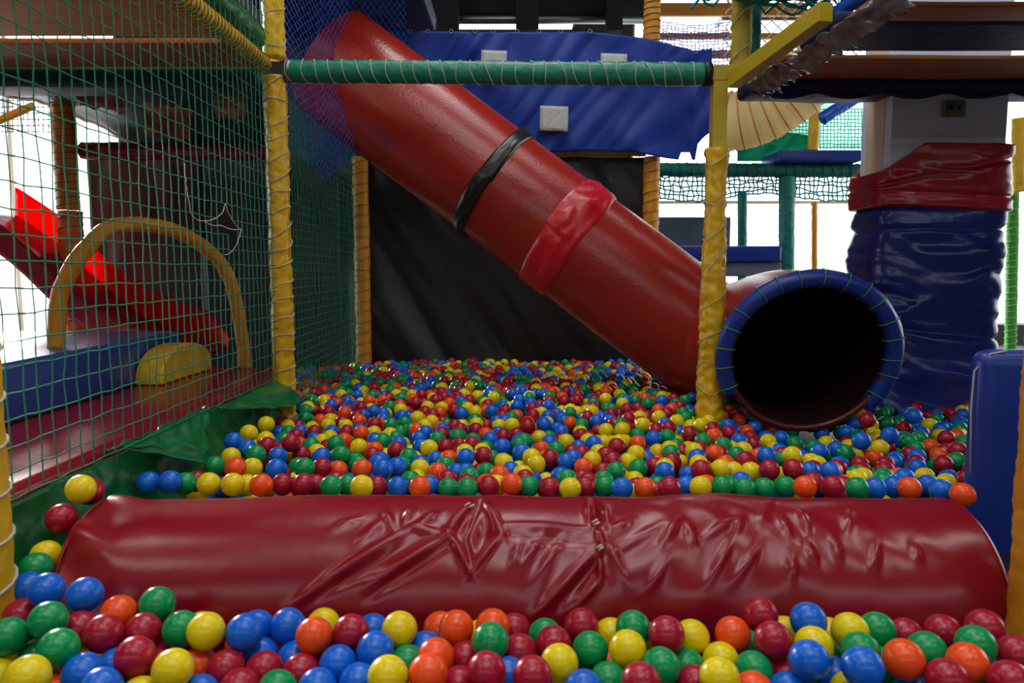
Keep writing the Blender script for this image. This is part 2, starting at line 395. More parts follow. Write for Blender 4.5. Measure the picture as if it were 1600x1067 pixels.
if ux.x < 0: ux = -ux
def ringp(a, r, off=0, base=None): return (base or p_end)+ux*math.cos(a)*r+uz*math.sin(a)*r+ed*off
b = MB(); b.tube([ringp(2*math.pi*i/64, RT-.002) for i in range(64)], .016, 8, closed=True); b.build('mouth_rim', M['rimred'], t)
# blue pad laced over the rim, open at the bottom
pad = MB(); A0, A1 = R_(-38), R_(209)
NP = 90
def padr(u, a): return .040*(1+.10*pn(u*22, math.cos(a)*2, math.sin(a)*2))*(1 if .02 < u < .98 else .9)
pad.tube([ringp(lerp(A0, A1, i/NP), RT+.020, -.01) for i in range(NP+1)], padr, 18)
po = pad.build('rim_pad', M['bluepad'], t)
for k in range(17):
    b = MB(); a = lerp(A0, A1, (k+.6+.3*pn(k*3.3))/17); c = ringp(a, RT+.020, -.01)
    rad = (c-(p_end+ed*-.01)).normalized()
    a2 = a+.05
    b.tube([c+(rad*math.cos(q)+ed*math.sin(q))*.046+Vector((0,0,.012*math.sin(q*1.0))) for q in [2*math.pi*i/18 for i in range(19)]], .0022, 5)
    b.build('pad_lacing', M['cordgreen'], po)
def along(px):
    best = min(range(30), key=lambda i: abs(proj(spath[i])[0]-px)); return spath[best].copy()
def tubering(px, width, rad, m, name, seed, amp, lab=None):
    c = along(px); n1 = dirm.cross(Vector((0,0,1))).normalized(); n2 = dirm.cross(n1)
    b = MB()
    def fn(u, v):
        a = 2*math.pi*u; vv = (v-.5)*width*(1+.22*pn(u*9+seed, 1.5)); edge = math.sqrt(max(0, 1-(2*v-1)**2))
        rr = RT+.003+rad*edge+amp*(abs(pn(u*14+seed, v*2.5, 2))+.6*pn(u*5+seed, v*1.3))*edge
        return c+dirm*(vv+.02*pn(u*3+seed, 7))+(n1*math.cos(a)+n2*math.sin(a))*rr
    b.grid(fn, 160, 18, wrapu=True); o = b.build(name, m, t)
    if lab: o['label'] = lab
    return o
tubering(781, .10, .020, M['black'], 'joint_band', 3.3, .012, 'black wrinkled band round the slide joint')
tubering(884, .20, .012, M['bandred'], 'joint_band', 8.1, .022, 'bright red crumpled band round the slide')

# ------------------------------------------------------------------ sheets
def sheet(name, fn, nu, nv, m, label, cat='sheet', th=.003, parent=None):
    b = MB(); b.grid(fn, nu, nv); o = b.build(name, m, parent, solid=th)
    if parent is None: tag(o, label, cat)
    return o
def blk(u, v):
    x = lerp(-1.46, 1.06, u); z = lerp(.3, 2.02, v)
    f = .06*pn(x*2.1+v*2.0, z*.8, 2)+.045*abs(pn(x*3.2+z*1.9, z*.6, 5))+.006*pn(x*7+z*3, z*2, 8)
    return (x, 5.99-f-.03*(1-v), z)
sheet('hanging_sheet', blk, 130, 90, M['black'], 'glossy black sheet hanging at the back of the ball pit under the slide')
top = ((0,47),(.2,49),(.45,50),(.62,49),(.72,54),(.80,60),(.88,70),(.93,76),(.955,84),(.965,78),(1,76))
bot = ((0,262),(.40,240),(.62,236),(.76,237),(.86,247),(.905,250),(.906,238),(.938,238),(.939,250),(.955,250),(.956,226),(.975,215),(1,205))
def bl(u, v):
    x = lerp(596, 1112, u)+ (3*pn(v*9, 4) if u > .97 else 0); y = lerp(interp(bot, u), interp(top, u), v)
    f = .05*pn(u*7+v*1.6, v*1.5, 1)+.045*abs(pn(u*13-v*3.5, v*1.2, 4))+.05*math.sin(u*3.2)*(1-v)*pn(u*4, v)
    return P(x, y, 5.74-f)
bt = sheet('blue_sheet', bl, 120, 50, M['bluetarp'], 'torn blue vinyl sheet with pale square patches hanging behind the slide')
for px0, px1, py0, py1 in ((751,791,78,116),(938,979,83,118),(1029,1070,96,122),(843,887,165,204)):
    b = MB(); b.grid(lambda u, v: P(lerp(px0, px1, u)+1.0*v, lerp(py1, py0, v)+1.5*u, (5.672 if px0 < 1000 else 5.62)-.006*pn(u*4+px0, v*4)), 8, 8)
    q = b.build('clear_patch', M['patch'], bt, solid=.002); q['label'] = 'pale square see-through patch'
b = MB()
for x in (640, 668, 705, 742, 770, 808, 842, 876, 922):
    c = P(x, 49, 5.68); b.tube([c+Vector((math.cos(a)*.014, 0, math.sin(a)*.014)) for a in [2*math.pi*i/12 for i in range(12)]], .004, 5, closed=True)
b.build('eyelet', M['greymetal'], bt)
# green vinyl skirt down the side of the raised platform
ztab = ((1.4,.585),(3.8,.585))
def skirt(u, v):
    y = lerp(1.42, 3.54, u)
    zt = interp(ztab, y)-.012+.008*pn(y*6)
    kk = min(1, max(0, (y-2.0)/.35)); bul = .025+kk*(.08+.04*pn(y*2.6, 3))
    x = -1.20+bul*math.sin(v*1.7)*1.0+.035*v*abs(pn(y*7+v, v*3, 2))
    return (x+.012*pn(y*16, v*5), y, lerp(zt, .26, v**.85)+.014*pn(y*9, v*4, 4)*v)
sheet('vinyl_skirt', skirt, 150, 40, M['green'], 'green vinyl skirt draped from the raised red platform into the balls')
def flap(u, v):
    y = lerp(2.05, 2.75, u); tri = max(.02, 1-abs(u-.55)/.47)
    return (-1.165+.12*v*tri+.02*pn(y*14, v*4)+.01, y, .615-.14*v*tri+.01*pn(y*10, v*3)+.015*math.sin(v*3)*tri)
sheet('vinyl_flap', flap, 50, 16, M['green'], 'crumpled green vinyl flap folded out over the skirt with pale scratches')
def flap2(u, v):
    y = lerp(2.8, 3.54, u); tri = max(.02, min(1, 1.2*u+.1))
    return (-1.15+.13*v*tri+.02*pn(y*9, v*4)+.01, y, .60-.10*v*tri+.012*pn(y*8, v*3))
sheet('vinyl_flap', flap2, 50, 14, M['green'], 'smooth green vinyl flap below the left laced post')

# ------------------------------------------------------------------ red bolster lying across the pit
BY, BZ, BR = 1.80, CAM.z-.819, .24
BX0, BX1 = -1.085, 1.15
def cyl_hit(px, py):
    d = ray(px, py); a = d.y*d.y+d.z*d.z; o = CAM; oy, oz = o.y-BY, o.z-BZ
    bb = 2*(oy*d.y+oz*d.z); c = oy*oy+oz*oz-BR*BR; D = bb*bb-4*a*c
    tt = (-bb-math.sqrt(max(0, D)))/(2*a); p = o+d*tt
    return p.x, math.atan2(p.z-BZ, -(p.y-BY))*BR            # along, round (arc length up from the front)
creases = []   # (ax, as, bx, bs, width, amp)
def cr(x0, y0, x1, y1, w, a): 
    A = cyl_hit(x0, y0); B = cyl_hit(x1, y1); creases.append((*A, *B, w, a))
# diamond fold and its radiating folds
cr(700,832, 752,781, .010, .012); cr(700,832, 736,893, .009, .012); cr(736,893, 784,838, .010, .012); cr(752,781, 784,838, .010, .010)
cr(745,800, 728,842, .005, -.007); cr(728,842, 738,890, .005, -.008); cr(726,812, 712,836, .014, -.008); cr(760,812, 752,856, .018, -.012)
cr(695,840, 590,905, .013, .010); cr(700,850, 588,925, .012, -.008); cr(655,820, 470,935, .012, .009); cr(640,850, 500,930, .012, -.006)
cr(690,835, 640,822, .012, .008); cr(645,795, 632,815, .010, .009); cr(600,815, 560,850, .014, .006); cr(560,812, 520,828, .012, .006)
cr(685,800, 660,815, .010, .008); cr(600,800, 615,826, .010, .007)
# seam at the middle right
cr(926,780, 931,822, .008, -.016); cr(931,822, 940,850, .007, .012); cr(940,850, 936,870, .006, .010); cr(918,786, 922,815, .010, .012); cr(942,790, 950,822, .011, .012)
cr(931,862, 840,955, .013, .012); cr(940,868, 880,940, .010, -.010); cr(936,868, 938,905, .008, .010); cr(938,905, 905,942, .009, .009)
cr(930,825, 790,822, .010, .006); cr(915,845, 800,838, .014, -.006); cr(948,845, 975,905, .012, .007)
cr(955,830, 985,812, .010, .007); cr(960,860, 1040,820, .014, .006)
for (x0,y0,x1,y1,a) in ((1035,850,1060,815,.008),(1100,840,1148,812,.008),(1110,905,1140,850,.008),(1188,850,1150,905,.006),(1150,830,1160,805,.007),(1218,805,1232,838,.008),(1250,800,1262,836,.008),(1235,870,1240,905,.007),(1262,850,1272,880,.007),(1300,840,1310,880,.006),(1370,850,1362,890,.007),(1428,850,1434,880,.006),(1040,880,1010,925,.006),(1075,820,1085,850,.007),(850,835,815,885,.006),(880,840,838,905,.006),(812,850,800,890,.005),(1190,810,1205,780,.006),(1330,800,1322,830,.006)):
    cr(x0,y0,x1,y1, .011, a)
CR = np.array(creases)
t = empty('bolster_roll', (0, BY, .1), 'long glossy crimson vinyl bolster lying across the front of the ball pit', 'bolster')
nu, nv = 620, 260
X = np.linspace(0, 1, nu)[:, None]*np.ones((1, nv)); TH = np.ones((nu, 1))*np.linspace(-math.pi, math.pi, nv, endpoint=False)[None, :]
capw = .065
xs = BX0+X*(BX1-BX0)
S = TH*BR
H = np.zeros_like(S)
for ax, as_, bx, bs, wd, am in CR:
    dx, ds = bx-ax, bs-as_; L2 = dx*dx+ds*ds
    tt = np.clip(((xs-ax)*dx+(S-as_)*ds)/L2, -.15, 1.15)
    d2 = (xs-ax-tt*dx)**2+(S-as_-tt*ds)**2
    fade = np.clip(1.15-np.abs(tt-.5)*1.5, 0, 1)
    H += am*np.exp(-d2/(wd*wd))*fade
N2 = np.zeros_like(S)
for i in range(nu):
    for j in range(0, nv, 1):
        N2[i, j] = 0
# broad sag and ripples
N2 += .006*np.sin(xs*7.1+1.3)*np.cos(TH*1.5)+.004*np.sin(xs*17+2*np.sin(TH*2))*np.exp(-((xs-.3)/.6)**2)
N2 += .003*np.sin(xs*46+3*np.sin(TH*3+xs*4))*np.exp(-((xs-.45)/.45)**2)*np.exp(-((TH-.9)/.6)**2)
endL = np.clip((xs-BX0)/capw, 0, 1); endR = np.clip((BX1-xs)/.05, 0, 1)
endf = np.sqrt(1-(1-endL)**2.6)*np.sqrt(1-(1-endR)**3)
endf = .0+1.0*endf
# lumps near the left end
H += .008*np.sin(TH*9+xs*20)*np.exp(-((xs-BX0-.09)/.07)**2)
RR = (BR+1.2*H+N2)*endf
bump_mid = .012*np.exp(-((xs+.02)/.10)**2)*np.exp(-((TH-1.9)/.5)**2)
RR += bump_mid*endf
Vv = np.stack([xs, BY-RR*np.cos(TH), BZ+RR*np.sin(TH)], -1).reshape(-1, 3)
ii, jj = np.meshgrid(np.arange(nu-1), np.arange(nv), indexing='ij'); j2 = (jj+1) % nv
Q = np.stack([ii*nv+jj, ii*nv+j2, (ii+1)*nv+j2, (ii+1)*nv+jj], -1).reshape(-1, 4)
me = bpy.data.meshes.new('bolster_cover'); me.vertices.add(len(Vv)); me.vertices.foreach_set('co', Vv.ravel().astype('f'))
me.loops.add(Q.size); me.loops.foreach_set('vertex_index', Q.ravel().astype('i'))
me.polygons.add(len(Q)); me.polygons.foreach_set('loop_start', np.arange(0, Q.size, 4, dtype='i')); me.update(calc_edges=True); me.flip_normals(); me.validate()
link('bolster_cover', me, M['bolster'], t)
for px, py in ((731,795),(737,798),(929,820),(932,824),(935,858),(938,861)):
    x, s = cyl_hit(px, py); th = s/BR; b = MB(); c = Vector((x, BY-math.cos(th)*(BR+.012), BZ+math.sin(th)*(BR+.012)))
    b.tube([c+Vector((-.006,0,-.003)), c+Vector((0,-.004,.002)), c+Vector((.006,0,.004))], .0028, 6)
    b.build('seam_stitch', M['netwhite'], t)
b = MB()
pts = []
for i in range(40):
    th = lerp(-1.2, 2.6, i/39); x = BX0+.055+.004*pn(i*.3)
    e = math.sqrt(1-(1-min(1, .055/capw))**2.6); pts.append((x, BY-math.cos(th)*(BR*e+.001), BZ+math.sin(th)*(BR*e+.001)))
b.tube(pts, .0025, 5); b.build('end_seam', M['bolster'], t)

# ------------------------------------------------------------------ padding at the right
b = MB(); b.box(1.425, 1.80, 2.20, 2.30, .0, .885); o = b.build('padded_wall', M['bluepad'], bevel=.045); tag(o, 'blue padded wall block with rounded top at the right of the pit', 'pad')
b = MB(); b.tube([(1.425,2.235,.50),(1.416,2.24,.70),(1.42,2.24,.82),(1.455,2.22,.875),(1.50,2.215,.885)], .003, 5); b.build('piping', M['netwhite'], None)
bpy.data.objects['piping'].parent = o

# column with vinyl wraps
b = MB(); b.box(1.98, 2.58, 3.93, 4.26, 0, 5.3); o = struct(b.build('wall_column', M['column'], smooth=False))
b = MB(); b.box(1.972, 1.985, 4.0, 4.19, .5, 5.3); q = b.build('column_trim', M['cream'], o, smooth=False)
s = P(1472, 158, 3.925); s2 = P(1504, 183, 3.925)
t = empty('wall_socket', (s.x, 3.93, s2.z), 'small grey double socket box near the top of the white column', 'socket')
b = MB(); b.box(s.x, s2.x, 3.90, 3.93, s2.z, s.z); b.build('back_box', M['socket'], t, bevel=.004)
cz = (s.z+s2.z)/2
for k in (.3, .7):
    x = lerp(s.x, s2.x, k); b = MB(); b.tube([(x,3.901,cz),(x,3.893,cz)], .012, 14); b.build('plug_hole', M['rubber'], t)
def wrap(name, x0, x1, y0, y1, z0f, z1f, m, label, seed, amp, nz=70, rc=.09, folds=()):
    b = MB()
    def fn(u, v):
        a = 2*math.pi*u; cx, cy = (x0+x1)/2, (y0+y1)/2; hx, hy = (x1-x0)/2, (y1-y0)/2
        e = .42; ca, sa = math.cos(a), math.sin(a)
        x = math.copysign(abs(ca)**e, ca); y = math.copysign(abs(sa)**e, sa)
        X0 = cx+x*hx; z = lerp(z0f(X0), z1f(X0), v)
        f = amp*.6*(pn(X0*2.2+seed, a*.8, z*9)+.8*abs(pn(X0*3+seed, a, z*16+X0*5)))
        for fz, fw, fa, sl in folds: f += fa*math.exp(-((z-fz-sl*(X0-2.2))/fw)**2)
        tuck = -.035*(max(0, 1-v/.04)+max(0, (v-.97)/.03))
        f += tuck
        return (cx+x*(hx+f), cy+y*(hy+f), z)
    b.grid(fn, 150, nz, wrapu=True); return tag(b.build(name, m, solid=.003), label, 'padding')
wrap('column_wrap', 1.925, 2.60, 3.84, 4.32, lambda x: .2, lambda x: 1.475, M['bluewrap'], 'dark blue vinyl wrapped round the lower column behind the slide mouth', 3, .03, 110, folds=((1.34,.010,-.014,0),(1.20,.05,.010,.1),(.98,.03,.014,.5),(.80,.010,-.012,-.1),(.62,.04,.014,-.35),(.33,.06,.04,-.4)))
wrap('column_wrap', 1.905, 2.61, 3.82, 4.33, lambda x: 1.44-.05*(x-2.2), lambda x: 1.775 if x > 2.1 else lerp(1.64, 1.775, (x-1.905)/.20), M['redwrap'], 'dark red vinyl wrapped round the white column above the blue', 9, .032, 60, folds=((1.62,.012,-.014,.2),(1.52,.010,-.010,-.05)))

# ------------------------------------------------------------------ upper decks on the right
X0r = 1.30
def deck(name, z0, z1, y0, y1, x0, x1, m, label, cat, bev=.03, sag=0):
    n = 24; b = MB()
    def pr(u):
        return lerp(x0, x1, u)
    ring = [(y0,z0),(y1,z0),(y1,z1),(y0,z1)]
    V = []; Fs = []
    for i in range(n+1):
        x = pr(i/n); dz = sag*pn(x*2.3+y0*3); 
        for (yy, zz) in ring: V.append((x, yy+.5*dz, zz+dz))
    for i in range(n):
        for k in range(4): Fs.append((i*4+k, i*4+(k+1) % 4, (i+1)*4+(k+1) % 4, (i+1)*4+k))
    Fs.append((3,2,1,0)); Fs.append(tuple(range(n*4, n*4+4)))
    b.add(V, Fs); o = b.build(name, m, bevel=bev); return tag(o, label, cat)
XR1 = 4.6
deck('padded_joist', 2.03, 2.14, 3.84, 4.12, 1.22, XR1, M['navy'], 'navy padded deck beam just above the white column', 'beam', .03, .02)
deck('deck_board', 2.09, 2.11, 3.49, 3.93, 1.25, XR1, M['wood'], 'brown plywood deck board directly above the column beam', 'board', .004, .006)
deck('deck_board', 2.10, 2.12, 2.84, 3.00, 1.32, XR1, M['wood'], 'brown plywood deck board at the upper right corner', 'board', .004, .006)
deck('padded_joist', 2.096, 2.150, 3.02, 3.40, 1.28, XR1, M['navy'], 'navy padded deck beam between the two brown boards', 'beam', .02, .006)
deck('padded_joist', 2.112, 2.25, 2.2, 2.78, 1.36, XR1, M['navy'], 'navy padded deck beam at the top right picture edge', 'beam', .02, .006)
# scalloped skirt under the column beam
b = MB(); b.grid(lambda u, v: (lerp(1.22, XR1, u), 3.86-.01*pn(u*60, v), 2.06-(.035+.03*v*abs(math.sin(u*32)))*v), 200, 6)
tag(b.build('beam_fringe', M['navy'], solid=.003), 'scalloped navy edge hanging under the lowest deck beam', 'fringe')
# blue teal bundled net above the yellow post
b = MB()
for k in range(60):
    pts = []; x0 = 1.05+random.random()*.5; y0 = 3.2+random.random()*.4
    for i in range(14):
        u = i/13; pts.append((x0+.5*(u-.5)+.05*pn(k*3.1, u*5), y0+.08*pn(k*1.7, u*6, 3), 2.36+.14*random.random()*0+.13*pn(k*2.3, u*4, 7)+.10*(k/60)))
    b.tube(pts, .006, 4)
tag(b.build('net_bundle', M['netteal']), 'dark teal bundled netting sagging at the top right of the rail post', 'net')
padded('padded_roll', (1.02,3.45,2.47), (1.62,3.45,2.47), .10, M['navy'], 'dark blue roll inside the bundled netting at the top', 'pad', seed=31, wr=.3)
diamond('safety_net', lambda u, v: (lerp(1.2, 2.1, u), 4.3, lerp(2.18, 3.1, v)), 24, 24, .0035, M['netwhite'], 'pale knotted net above the right yellow beam', 5)
padded('padded_roll', (1.30,3.72,2.20), (1.42,3.0,2.22), .028, M['bluebright'], 'slim blue roll lying along the top of the right yellow beam', 'pad', seed=32, wr=.15)

# ------------------------------------------------------------------ upper decks on the left
XL0, XL1 = -4.8, -1.24
deck('deck_board', 2.17, 2.19, 1.9, 2.78, XL0, XL1, M['wood'], 'brown plywood deck board at the top left picture corner', 'board', .004, .008)
deck('deck_joist', 2.128, 2.175, 2.80, 3.28, XL0, XL1, M['woodochre'], 'ochre-brown deck joist seen above the bright gap on the left', 'beam', .004, .0)
deck('deck_board', 2.115, 2.137, 3.335, 3.72, XL0, XL1, M['wood'], 'brown plywood deck board below the bright gap on the left', 'board', .004, .0)
deck('padded_joist', 2.03, 2.14, 3.74, 3.98, -2.75, XL1, M['greendark'], 'dark green padded deck beam left of the laced post', 'beam', .03, .01)
deck('padded_joist', 2.04, 2.14, 3.74, 3.98, XL0, -2.77, M['ochre'], 'yellow padded deck beam at the left picture edge', 'beam', .03, .01)
cl = ((-60,132),(0,146),(60,156),(110,172),(200,216),(260,236),(330,246),(445,250))
def can(u, v):
    x = lerp(-60, 445, u); y1 = interp(cl, x)+5*pn(x*.03, 4)+2*pn(x*.11, 2)
    p = P(x, lerp(132, y1, v), lerp(4.02, 5.2, v)); return p+Vector((.03*pn(u*8, v*6), 0, .035*pn(u*7, v*5)*v))
sheet('sagging_sheet', can, 80, 30, M['greendark'], 'sagging dark green sheet under the left deck', th=.004)
b = MB(); b.tube([Vector(can(i/60, 1.0))+Vector((0,-.01,-.008)) for i in range(2, 34)], lambda u, a: .012*(1+.6*pn(u*20, a)), 6)
o = b.build('sheet_light_line', M['lightline']); tag(o, 'painted white light line along the lower edge of the sagging sheet', 'light line')  # line of light at the sheet's edge, painted as a white strip
for k, (px, py, sx, sy) in enumerate(((160,150,36,20),(262,190,34,26),(360,165,24,22),(82,140,8,10))):
    b = MB(); b.grid(lambda u, v: P(px+(u-.5)*2*sx*(1+.4*pn(v*5+k*3)), py+(v-.5)*2*sy*(1+.5*pn(u*5+k*7, 2))+.3*sx*(u-.5), 4.10+.03*pn(u*4+k, v*4)), 14, 12)
    tag(b.build('torn_foam', M['tornfoam'], solid=.01), ('pale pink torn foam piece highest under the left deck','brown-pink torn foam piece hanging behind the left net','dark reddish torn foam piece nearest the laced post','tiny red torn foam scrap beside the yellow deck beam')[k], 'foam')
padded('padded_beam', tuple(P(128,236,5.0)), tuple(P(440,236,5.0)), .055, M['maroon'], 'red padded bar across the dark mats on the left', 'beam', seed=41, wr=.15)
padded('padded_post', (P(118,480,4.9).x,4.9,0), (P(118,480,4.9).x,4.9,P(0,330,4.9).z), .072, M['orange_v'], 'orange lower half of the padded post beside the left window', seed=42, wr=.1, cord='netgrey', turns=20, cr=.002)
padded('padded_post', (P(116,480,4.9).x,4.9,P(0,328,4.9).z), (P(116,480,4.9).x,4.9,2.2), .068, M['ochre'], 'yellow upper half of the padded post beside the left window', seed=43, wr=.1, cord='netgrey', turns=14, cr=.002)
# dark mats at the back left
def matpanel(x0, x1, y, z0, z1, m, lab):
    b = MB(); b.grid(lambda u, v: (lerp(x0, x1, u), y-.03*pn(u*5+x0, v*5)-.02*math.sin(u*3.14), lerp(z0, z1, v)), 30, 30)
    return tag(b.build('wall_mat', m, solid=.03), lab, 'mat')
matpanel(P(134,300,5.3).x, -2.25, 5.35, 0, 1.98, M['maroonmat'], 'dark maroon mat panel behind the yellow arch')
matpanel(-2.24, -1.25, 5.38, 0, 1.98, M['blackmat'], 'black mat panel between the arch and the far corner net')
matpanel(P(140,300,5.3).x, -.75, 6.3, 1.4, 3.6, M['blackmat'], 'black mat panel behind the sagging sheet')
# thin yellow slanted bars at the left window
padded('padded_bar', tuple(P(-10,192,6.0)), tuple(P(52,165,6.0)), .03, M['ochre'], 'slanting yellow bar in front of the left window', 'bar', seed=51, wr=.1)
net('safety_net', lambda u, v: tuple(P(lerp(-20,108,u), lerp(206,128,v), 6.4)), 16, 8, .004, M['netgrey'], 'dark knotted net scrap against the left window', seed=7)

deck('upper_deck', 3.05, 3.2, 3.75, 6.2, -1.9, -.62, M['navy'], 'dark upper deck above the top end of the red tube slide', 'deck', .02, .01)
# ------------------------------------------------------------------ platform on the left
b = MB(); b.box(-4.2, -1.215, 1.2, 3.98, .42, .60); o = b.build('platform_pad', M['maroon'], bevel=.03); tag(o, 'glossy dark red padded platform behind the left net', 'platform')
b = MB(); b.box(-4.15, -1.24, 1.3, 3.94, 0, .42); o2 = b.build('platform_base', M['greendark'], o, smooth=False)
b = MB(); b.box(-4.0, -1.71, 2.35, 3.32, .602, .80); o = b.build('foam_block', M['bluepad'], bevel=.015); tag(o, 'long blue foam block with silvery shining top on the red platform', 'block')
b = MB(); b.box(-3.98, -1.73, 2.37, 3.80, .79, .812); o3 = b.build('top_cover', M['bluetop'], o, bevel=.008)
b = MB(); b.box(-4.0, -1.73, 3.325, 3.80, .602, .79); b.build('rear_section', M['bluepad'], o, bevel=.01)
b = MB(); n = 28; prof = [(lerp(3.33, 3.90, .5-.5*math.cos(math.pi*i/n)), .602+.165*math.sin(math.pi*i/n)**.75) for i in range(n+1)]
V = [(-1.60, y, z) for y, z in prof]+[(-1.725, y, z) for y, z in prof]; m_ = n+1
b.add(V, [tuple(range(m_)), tuple(reversed(range(m_, 2*m_)))]+[(i, i+1, m_+i+1, m_+i) for i in range(n)]+[(m_-1, 0, m_, 2*m_-1)])
o = b.build('foam_step', M['yellow'], smooth=False, bevel=.008); tag(o, 'yellow half-round foam step against the end of the blue block', 'block')
# arch
ar = [Vector(P(88,545,2.98)), Vector(P(92,470,2.99)), Vector(P(112,420,3.0)), Vector(P(136,388,3.03)), Vector(P(172,356,3.12)), Vector(P(235,352,3.3)), Vector(P(290,368,3.5)), Vector(P(335,400,3.65)), Vector(P(360,440,3.75)), Vector(P(374,500,3.84)), Vector(P(384,574,3.93))]
def smoothpath(pts, k=8):
    out = []
    for i in range(len(pts)-1):
        p0 = pts[max(0,i-1)]; p1 = pts[i]; p2 = pts[i+1]; p3 = pts[min(len(pts)-1,i+2)]
        for j in range(k):
            t_ = j/k
            out.append(.5*((2*p1)+(-p0+p2)*t_+(2*p0-5*p1+4*p2-p3)*t_*t_+(-p0+3*p1-3*p2+p3)*t_**3))
    return out+[pts[-1]]
b = MB(); b.tube(smoothpath(ar), lambda u, a: .033*(1+.12*pn(u*30, math.cos(a), math.sin(a))), 14)
tag(b.build('padded_arch', M['ochre']), 'yellow padded arch standing over the platform behind the left net', 'arch')
# red open slide
sl = smoothpath([P(-60,330,4.55), P(20,385,4.5), P(95,455,4.45), P(165,508,4.4), P(250,540,4.35), P(306,556,4.32)], 8)
t = empty('open_slide', (sl[-1].x, sl[-1].y, .6), 'bright red open chute slide curving down at the far left', 'slide')
for nm, y0, y1, h0, h1, mm in (('slide_bed', 0, .5, 0, .0, M['maroon']), ('far_side_wall', .5, .52, -.02, .20, M['chute']), ('near_side_wall', -.02, 0, -.10, .08, M['maroon'])):
    b = MB()
    def fn(u, v):
        i = min(len(sl)-1, int(u*(len(sl)-1)+.5)); p = sl[i]
        k = 1 if i < len(sl)-6 else (len(sl)-1-i)/6*.7+.3
        return (p.x, p.y+lerp(y0, y1, v), p.z+lerp(h0, h1, v)*k)
    b.grid(fn, len(sl), 6); b.build(nm, mm, t, solid=.025)

# ------------------------------------------------------------------ things seen through the gap on the right
def pb(name, a, b_, r, m, lab, cat='post', Y=7.5, **k): padded(name, tuple(P(*a, Y)), tuple(P(*b_, Y)), r, m, lab, cat, wr=.12, **k)
pb('padded_beam', (1028,265), (1352,267), .065, M['teal'], 'teal padded beam crossing the bright gap behind the yellow post', 'beam', seed=61, cord='netgrey', turns=22)
pb('padded_post', (1229,590), (1229,276), .075, M['teal'], 'thick teal padded post in the bright gap right of the yellow post', seed=62, Y=7.5)
pb('padded_post', (1159,574), (1160,300), .05, M['teal'], 'thin teal padded post in the bright gap', seed=63, Y=8.2)
pb('padded_post', (1272,552), (1272,316), .04, M['ochre'], 'thin yellow post in the bright gap beside the teal post', seed=64, Y=9.5)
pb('padded_post', (1270,235), (1274,168), .055, M['yellow'], 'short yellow post above the blue pad in the bright gap', seed=65, Y=7.8)
pb('padded_roll', (1284,186), (1344,148), .06, M['bluebright'], 'bright blue net roll slanting below the deck edge', 'pad', seed=66, Y=7.2)
def pbox(name, x0, x1, y0, y1, Y, dep, m, lab, cat, bev=.01):
    a = P(x0, y1, Y); c = P(x1, y0, Y); b = MB(); b.box(a.x, c.x, Y, Y+dep, a.z, c.z); return tag(b.build(name, m, bevel=bev), lab, cat)
pbox('foam_pad', 1216, 1348, 234, 252, 7.3, .5, M['bluepad'], 'blue pad lying on the teal beam in the bright gap', 'pad', .02)
pbox('foam_pad', 1058, 1222, 384, 409, 7.2, .5, M['bluepad'], 'blue pad low in the bright gap left of the teal post', 'pad', .02)
pbox('foam_pad', 1130, 1222, 409, 432, 7.25, .4, M['grey'], 'grey pad directly below the low blue pad', 'pad', .02)
pbox('grey_board', 1021, 1142, 339, 386, 8.0, .03, M['grey'], 'flat grey board in the bright gap behind the slide', 'board', .004)
pbox('white_panel', 1030, 1345, 322, 440, 10.3, .04, M['column'], 'white wall panel low in the bright gap', 'panel', .004) if False else None
pb('padded_bar', (1030,316), (1345,316), .02, M['cream'], 'thin cream ledge across the bright gap below the nets', 'bar', seed=67, Y=9.6)
net('safety_net', lambda u, v: tuple(P(lerp(1024,1345,u), lerp(308+6*math.sin(u*9), 276, v), 7.55)), 44, 5, .008, M['netteal'], 'teal net sagging below the teal beam', seed=11, wob=.03)
net('safety_net', lambda u, v: tuple(P(lerp(1135,1352,u), lerp(236, 170, v), 8.4)), 40, 12, .005, M['netteal'], 'teal net above the blue pad in the bright gap', seed=12, wob=.01)
b = MB(); b.grid(lambda u, v: P(lerp(1152,1278,u), lerp(252, interp(((0,226),(.2,208),(.6,206),(1,214)),u), v), 7.9+.12*pn(u*6, v*3)), 40, 14)
tag(b.build('green_tent', M['tent'], solid=.004), 'green translucent sheet draped above the blue pad', 'sheet')
b = MB(); b.grid(lambda u, v: P(lerp(1136,1356,u), lerp(232, 150, v), 8.8+.1*pn(u*7, v*2)), 30, 8)
tag(b.build('shade_fabric', M['cyannet'], solid=.004), 'pale green see-through shade fabric behind the blue pad in the bright gap', 'fabric')
# translucent yellow ribbed tunnel
tp = smoothpath([P(1120,190,6.9), P(1160,188,6.8), P(1205,170,6.7), P(1245,140,6.6), P(1270,110,6.55)], 10)
t = empty('ribbed_tunnel', tuple(tp[0]), 'pale yellow ribbed crawl tunnel under the right deck', 'tunnel')
b = MB(); b.tube(tp, lambda u, a: .25*(1+.045*abs(math.sin(u*36))), 28, caps=False); b.build('tunnel_skin', M['yellowtube'], t)
b = MB()
for i in range(2, len(tp)-1, 4):
    c = tp[i]; d = (tp[i+1]-tp[i-1]).normalized(); n1 = d.cross(Vector((0,0,1))).normalized(); n2 = d.cross(n1)
    b.tube([c+(n1*math.cos(a)+n2*math.sin(a))*.262 for a in [2*math.pi*k/24 for k in range(24)]], .008, 5, closed=True)
b.build('tunnel_hoop', M['ochre'], t)
